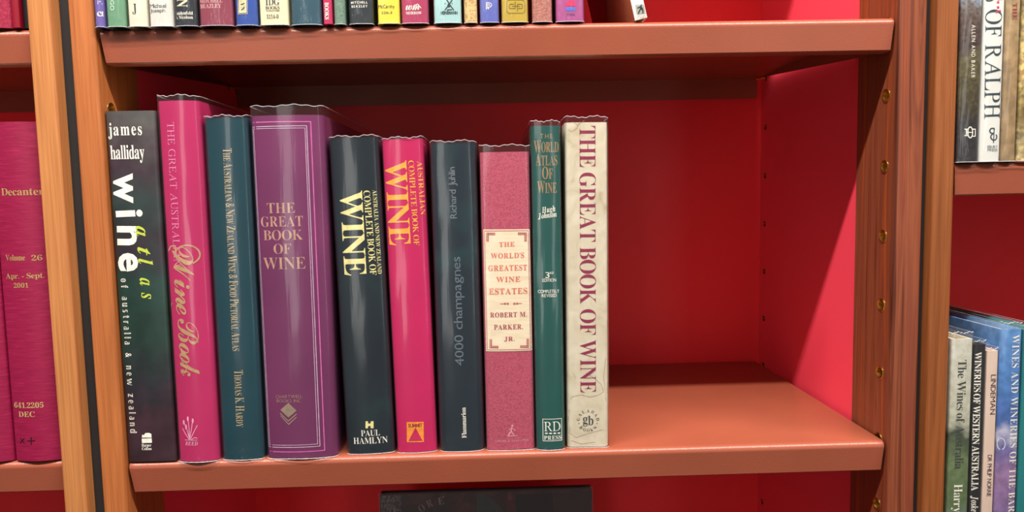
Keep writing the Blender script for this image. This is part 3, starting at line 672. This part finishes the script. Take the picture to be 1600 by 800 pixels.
# leaning paperback
P = at(992.6, 30.8, .0005)
b = book('brown book with white spine and runner label, leaning left on the upper shelf', P.x, P.x+.0115, .0005, H, .215, paint('white_spine_card', (238, 232, 218), .5, .04), D=.205, b=.0002, rc=.0008, lean=-.222, group=UG)
def side_poly(b, pts, mat, name, lift):
    bm = bmesh.new(); bm.faces.new([bm.verts.new((-lift, y, z)) for y, z in pts]); link(name, bm, mat, b.root)
side_poly(b, [(.0012, .0008), (.203, .0008), (.203, .214), (.0012, .214)], mottled('copper_brown_print', [(.3, (150, 84, 60)), (.7, (196, 124, 88))], (12, 12, 12), 5, .3), 'cover_print', .0003)
side_poly(b, [(.202, .0015), (.150, .0015), (.02, .12), (.02, .2), (.202, .2)], paint('dark_maroon_print', (74, 20, 28), .3), 'cover_print', .0006)
for k in range(3):
    y0 = .143-.012*k; side_poly(b, [(y0, .0015), (y0-.003, .0015), (.015-.004*k, .115), (.018-.004*k, .118)], ink((206, 140, 100)), 'cover_print', .0009)
b.poly([(992, 8.3), (1006, 7), (1008.5, 22), (994.5, 23.5)], (150, 152, 142), 'label_box')
for q in (((1001.5, 8.5), (1000.5, 14), (997, 21.5)), ((1000.5, 14), (1004, 16), (1004, 21)), ((996, 13), (1000.5, 11), (1003.5, 14))): b.line(q, 1.8, (34, 40, 46), 'runner_emblem', lift=.0003)
b.text('VINTAGE', 'sb', (994.5, 27.2), (1008.5, 25.6), 2.2, (70, 66, 60), snap=False, track=.12); b.text('CLASSICS', 'sb', (995, 30), (1009, 28.4), 2, (70, 66, 60), snap=False, track=.08)

# ------------------------------------------------------------------ left bookcase volumes
BUR = mottled('burgundy_library_cloth', [(.3, (132, 12, 56)), (.6, (150, 20, 66)), (.8, (170, 44, 88))], (60, 60, 900), 5, .45, .3, 3, .25)
LG = 'burgundy bound volumes in the left case'
zL = .0075
b = book('burgundy bound volume with gold lettering Decanter and a shelf number', -.0995, -.0545, -.010, zL, .3095, BUR, b=.0045, rc=.003, group=LG)
GD = (176, 140, 92)
b.h('Decanter', 'sb', 2, 293.5, 66, 305, GD, track=.03); b.text('Volume', 'sb', (8.5, 407), (41, 407), 9, GD, track=.03); b.text('26', 'sb', (50, 407), (65, 407), 9, GD, ref='2')
b.text('Apr. - Sept.', 'sb', (8.5, 435.5), (68, 434.5), 8.5, GD, track=.03); b.h('2001', 'sb', 22.5, 441.5, 46, 449.5, GD, ref='2')
b.h('641.2205', 'sb', 21, 628, 69, 637, (192, 160, 110), ref='2'); b.h('DEC', 'sb', 29, 642.5, 56, 651, (192, 160, 110))
BKI = (18, 14, 16)
b.line([(31, 684.5), (38, 692.5)], 1.3, BKI, 'call_mark'); b.line([(38, 684.5), (31, 692.5)], 1.3, BKI, 'call_mark'); b.line([(50, 682.5), (50, 694)], 1.3, BKI, 'call_mark'); b.line([(44.5, 688.3), (56, 688)], 1.3, BKI, 'call_mark')
book('burgundy bound volume at the frame edge, left of the lettered one', -.1450, -.1003, -.010, zL, .3095, BUR, b=.0045, rc=.003, group=LG)
book('textured burgundy volume standing on the left upper shelf', -.1010, -.0695, -.010, .3978, .28, mottled('grained_burgundy', [(.3, (126, 10, 44)), (.7, (176, 40, 76))], (500, 500, 500), 5, .45), b=.003, group='volumes on the left upper shelf')
book('smooth dark crimson volume beside the textured burgundy one', -.0690, -.0625, -.010, .3978, .28, paint('dark_crimson', (138, 8, 36), .4), b=.0008, rc=.001, group='volumes on the left upper shelf')
book('thin black volume against the left bookcase post', -.0620, -.0548, -.006, .3978, .27, paint('black_binding', (26, 24, 26), .4), b=.0008, rc=.001, group='volumes on the left upper shelf')

# ------------------------------------------------------------------ right bookcase books
RG = 'picture books in the right case, upper row'; zR = .2642
m = photo_cover('vineyard_photo', .16, [(0, (44, 42, 46)), (.2, (48, 46, 48)), (.3, (66, 58, 42)), (.5, (86, 78, 48)), (.58, (98, 90, 60)), (.63, (70, 54, 50)), (.8, (92, 76, 70)), (.86, (112, 104, 100)), (.9, (150, 158, 172)), (1, (180, 186, 200))], 330, .35)
b = book('dark vineyard photograph book with white author names, beside the right post', .7730, .7930, -.013, zR, .19, m, b=.0012, rc=.0015, D=.2, film=(.0006, .002), group=RG)
b.text('ALLEN AND BAKER', 'n', (1516.8, 39.5), (1516, 122), 6, WHITE, track=.22, snap=False)
b.line(ell(1514.5, 207, 4, 8.5, 0, 360, 14), 1.6, WHITE); b.line([(1506, 202), (1511, 202), (1511, 212), (1506, 212)], 1.4, WHITE); b.line([(1518, 202), (1523, 202), (1523, 213), (1518, 213)], 1.4, WHITE); b.line([(1508.5, 202), (1508.5, 212)], 1.4, WHITE); b.line([(1511, 207), (1518, 207)], 1.2, WHITE)
b = book('white book with dark capitals OF RALPH on its spine', .7934, .8136, -.013, zR, .24, paint('white_jacket', (222, 222, 216), .4, .05), b=.0012, rc=.0015, D=.2, film=(.0006, .002), group=RG)
DT = (44, 62, 70)
b.text('WINES OF RALPH', 'sr', (1541.5, -104), (1537, 186), 25, DT, track=.05, snap=False)
for cx, cy in ((1558, 12), (1561, 18), (1556, 19), (1558, 4)): b.poly(ell(cx, cy, 2.2, 2.2, 0, 320, 7), (214, 60, 110), 'flower_print')
b.line(ell(1551.5, 214, 5, 5, 100, 400, 12), 1.8, DT); b.line(ell(1549, 204.5, 4, 4, 30, 290, 10), 1.8, DT); b.line([(1552, 200), (1551, 223)], 1.4, DT)
b.h('EBURY', 'n', 1541.5, 227.5, 1557.5, 231.5, (90, 100, 104)); b.h('PRESS', 'n', 1541.5, 232.5, 1557.5, 236.5, (90, 100, 104))
m = photo_cover('tan_landscape_print', .28, [(0, (150, 124, 88)), (.3, (158, 130, 92)), (.7, (176, 150, 112)), (1, (190, 168, 130))], 90, .25)
b = book('tan brown book with small red letters near its top, right upper row', .8140, .8288, -.012, zR, .25, m, b=.001, rc=.0015, D=.2, film=(.0006, .002), group=RG)
b.text('A THE', 'sb', (1581, -8), (1580.5, 31), 7, (150, 44, 50), snap=False)
m = photo_cover('gold_foliage_print', .28, [(0, (198, 176, 120)), (.15, (110, 90, 40)), (.3, (206, 180, 110)), (.5, (160, 140, 90)), (1, (190, 170, 130))], 200, .5)
book('golden leafy patterned book at the frame edge, right upper row', .8292, .8600, -.012, zR, .25, m, b=.001, rc=.0015, D=.2, film=(.0006, .002), group=RG)

LG2 = 'winery books in the right case, lower row'; zb = -.1358
m = photo_cover('river_tree_print', .236, [(0, (90, 96, 84)), (.25, (110, 120, 116)), (.32, (90, 110, 74)), (.5, (106, 124, 86)), (.60, (66, 76, 60)), (.66, (186, 186, 166)), (1, (206, 204, 190))], 150, .15)
b = book('pale topped landscape book, first of the winery books beside the right post', .7738, .7946, -.0125, zb, .236, m, b=.0006, rc=.001, D=.215, film=(.0006, .0062), group=LG2)
b.text('The Wines of Australia', 'st', (1496, 562), (1490.5, 732), 13, (62, 66, 64), snap=False, track=.03, space=.2); b.text('Harry', 'st', (1489.5, 756), (1488.5, 800), 13, WHITE, snap=False, track=.03)
b = book('black winery book with white capitals, second beside the right post', .7952, .8070, -.0125, zb, .2305, paint('black_jacket', (34, 34, 36), .4, .06), b=.0005, rc=.001, D=.20, film=(.0005, .0035), group=LG2)
b.text('WINERIES OF WESTERN AUSTRALIA', 'sb', (1521.5, 550), (1516.5, 766), 10.5, WHITE, snap=False, track=.01, space=.18); b.text('Joske', 'bi', (1516.5, 774), (1516, 799), 10.5, WHITE, snap=False, track=.01)
b = book('pale pink thin book with dark capitals beside the black winery book', .8074, .8190, -.0125, zb, .2240, paint('pale_pink_jacket', (222, 196, 180), .4, .06), b=.0005, rc=.001, D=.20, film=(.0005, .0025), group=LG2)
b.text('LINDEMAN', 'n', (1547, 585), (1545.5, 647), 8, (70, 50, 56), snap=False, track=.08); b.text('DR PHILIP NORRIE', 'n', (1542, 710), (1540.5, 775), 6.5, (70, 50, 56), snap=False, track=.06)
m = photo_cover('blue_sky_flower_print', .244, [(0, (84, 70, 110)), (.25, (124, 100, 150)), (.42, (150, 118, 160)), (.52, (112, 104, 160)), (.58, (190, 190, 214)), (.63, (70, 104, 170)), (.8, (78, 126, 190)), (1, (96, 146, 204))], 120, .2)
b = book('sky blue book over purple flower fields with white capitals, right lower row', .8194, .8414, -.0125, zb, .2440, m, b=.001, rc=.0015, D=.255, film=(.0006, .0065), group=LG2)
b.text('WINES AND WINERIES OF THE BAROSSA', 'st', (1580.5, 523), (1573, 838), 11.5, WHITE, snap=False, track=.09, space=.25)
b.line(ell(1563, 693, 6, 9, -70, 250, 12), 1.6, (200, 210, 230), 'swirl_print')
book('teal green book cut off by the right frame edge', .8420, .8640, -.0125, zb, .243, paint('teal_green_jacket', (20, 120, 124), .4, .06), b=.001, rc=.0015, D=.21, film=(.0006, .0035), group=LG2)
for b in BOOKS: b.finish()

# ------------------------------------------------------------------ face-out picture book on the shelf below
fo = empty('picture_book', (.1955, .195, -H+.0004), 'dark picture book shown face out below the middle shelf', 'book', None, rotx=-.10)
FW, FH, FT = .270, .267, .018
bm = bmesh.new(); box(bm, 0, FW, 0, .0022, 0, FH); link('front_cover', bm, mottled('dark_figure_print', [(.3, (40, 26, 40)), (.45, (96, 60, 60)), (.55, (66, 44, 46)), (.65, (50, 52, 62)), (.75, (120, 76, 60))], (26, 26, 26), 12, .35), fo)
bm = bmesh.new(); box(bm, 0, FW, FT-.0022, FT, 0, FH); link('back_cover', bm, paint('dark_board', (60, 44, 46), .5), fo)
bm = bmesh.new(); box(bm, -.0002, .002, .0024, FT-.0024, 0, FH); link('spine', bm, paint('dark_spine', (60, 44, 46), .5), fo)
bm = bmesh.new(); box(bm, .0025, FW-.004, .0024, FT-.0024, .003, FH-.004); link('page_block', bm, PAPER, fo)
def fpoly(pts, c, name='cover_print', l=.0004):
    bm = bmesh.new(); bm.faces.new([bm.verts.new((x, -l, z)) for x, z in pts]); link(name, bm, c if not isinstance(c, tuple) else ink(c), fo)
def fpx(x): return (x-588)/344*FW
fpoly([(fpx(590), FH-.001), (fpx(622), FH-.001), (fpx(622), FH-.05), (fpx(590), FH-.05)], mottled('marbled_grey_print', [(.42, (60, 60, 66)), (.5, (150, 150, 150)), (.56, (70, 70, 76))], (90, 90, 60), 7, .4, 2.5))
fpoly([(fpx(746)+.001*k*4, FH-.0012-.0006*k*k*.6) for k in range(9)] + [(fpx(789), FH-.06), (fpx(740), FH-.06)], (64, 78, 76))
fpoly([(fpx(792), FH-.001), (fpx(806), FH-.001), (fpx(806), FH-.08), (fpx(792), FH-.08)], (92, 34, 34))
fpoly([(fpx(808), FH-.004), (fpx(868), FH-.004), (fpx(868), FH-.2), (fpx(808), FH-.2)], (30, 24, 30))
fpoly([(fpx(870), FH-.004), (fpx(929), FH-.004), (fpx(929), FH-.2), (fpx(870), FH-.2)], (64, 48, 42))
def ftext(t_, st, x, z, ang, size, c):
    V, F = layout(t_, st); L = size*.8*len(t_); q = size/caph(st); d = Vector((math.cos(ang), math.sin(ang))); n = Vector((-d.y, d.x))
    bm = bmesh.new(); vs_ = []
    for a, b__ in V:
        p = Vector((x, z))+d*(a*L)+n*(b__*q); vs_.append(bm.verts.new((p.x, -.0007, p.y)))
    for f in F:
        try: bm.faces.new([vs_[i] for i in f])
        except ValueError: pass
    link('lettering', bm, ink(c), fo)
ftext('O', 'st', fpx(654), FH-.0235, .5, .009, (150, 150, 150)); ftext('R', 'st', fpx(666), FH-.0175, .35, .009, (150, 150, 150)); ftext('E', 'st', fpx(683), FH-.0145, .15, .009, (160, 160, 160))
bm = bmesh.new(); bm.faces.new([bm.verts.new((x, -.0007, z)) for x, z in ((fpx(689), FH-.0048), (fpx(692), FH-.0032), (fpx(692.5), FH-.0042), (fpx(689.5), FH-.0054))]); link('lettering', bm, ink((160, 160, 160)), fo)
ftext('CHE', 'st', fpx(795), FH-.002, -1.45, .004, (170, 110, 96))
bm = bmesh.new(); box(bm, -.001, FW+.001, -.0016, -.0014, 0, FH+.003); link('clear_jacket', bm, FILM, fo)

g = _PEN[0].data; bpy.data.objects.remove(_PEN[0]); bpy.data.curves.remove(g)
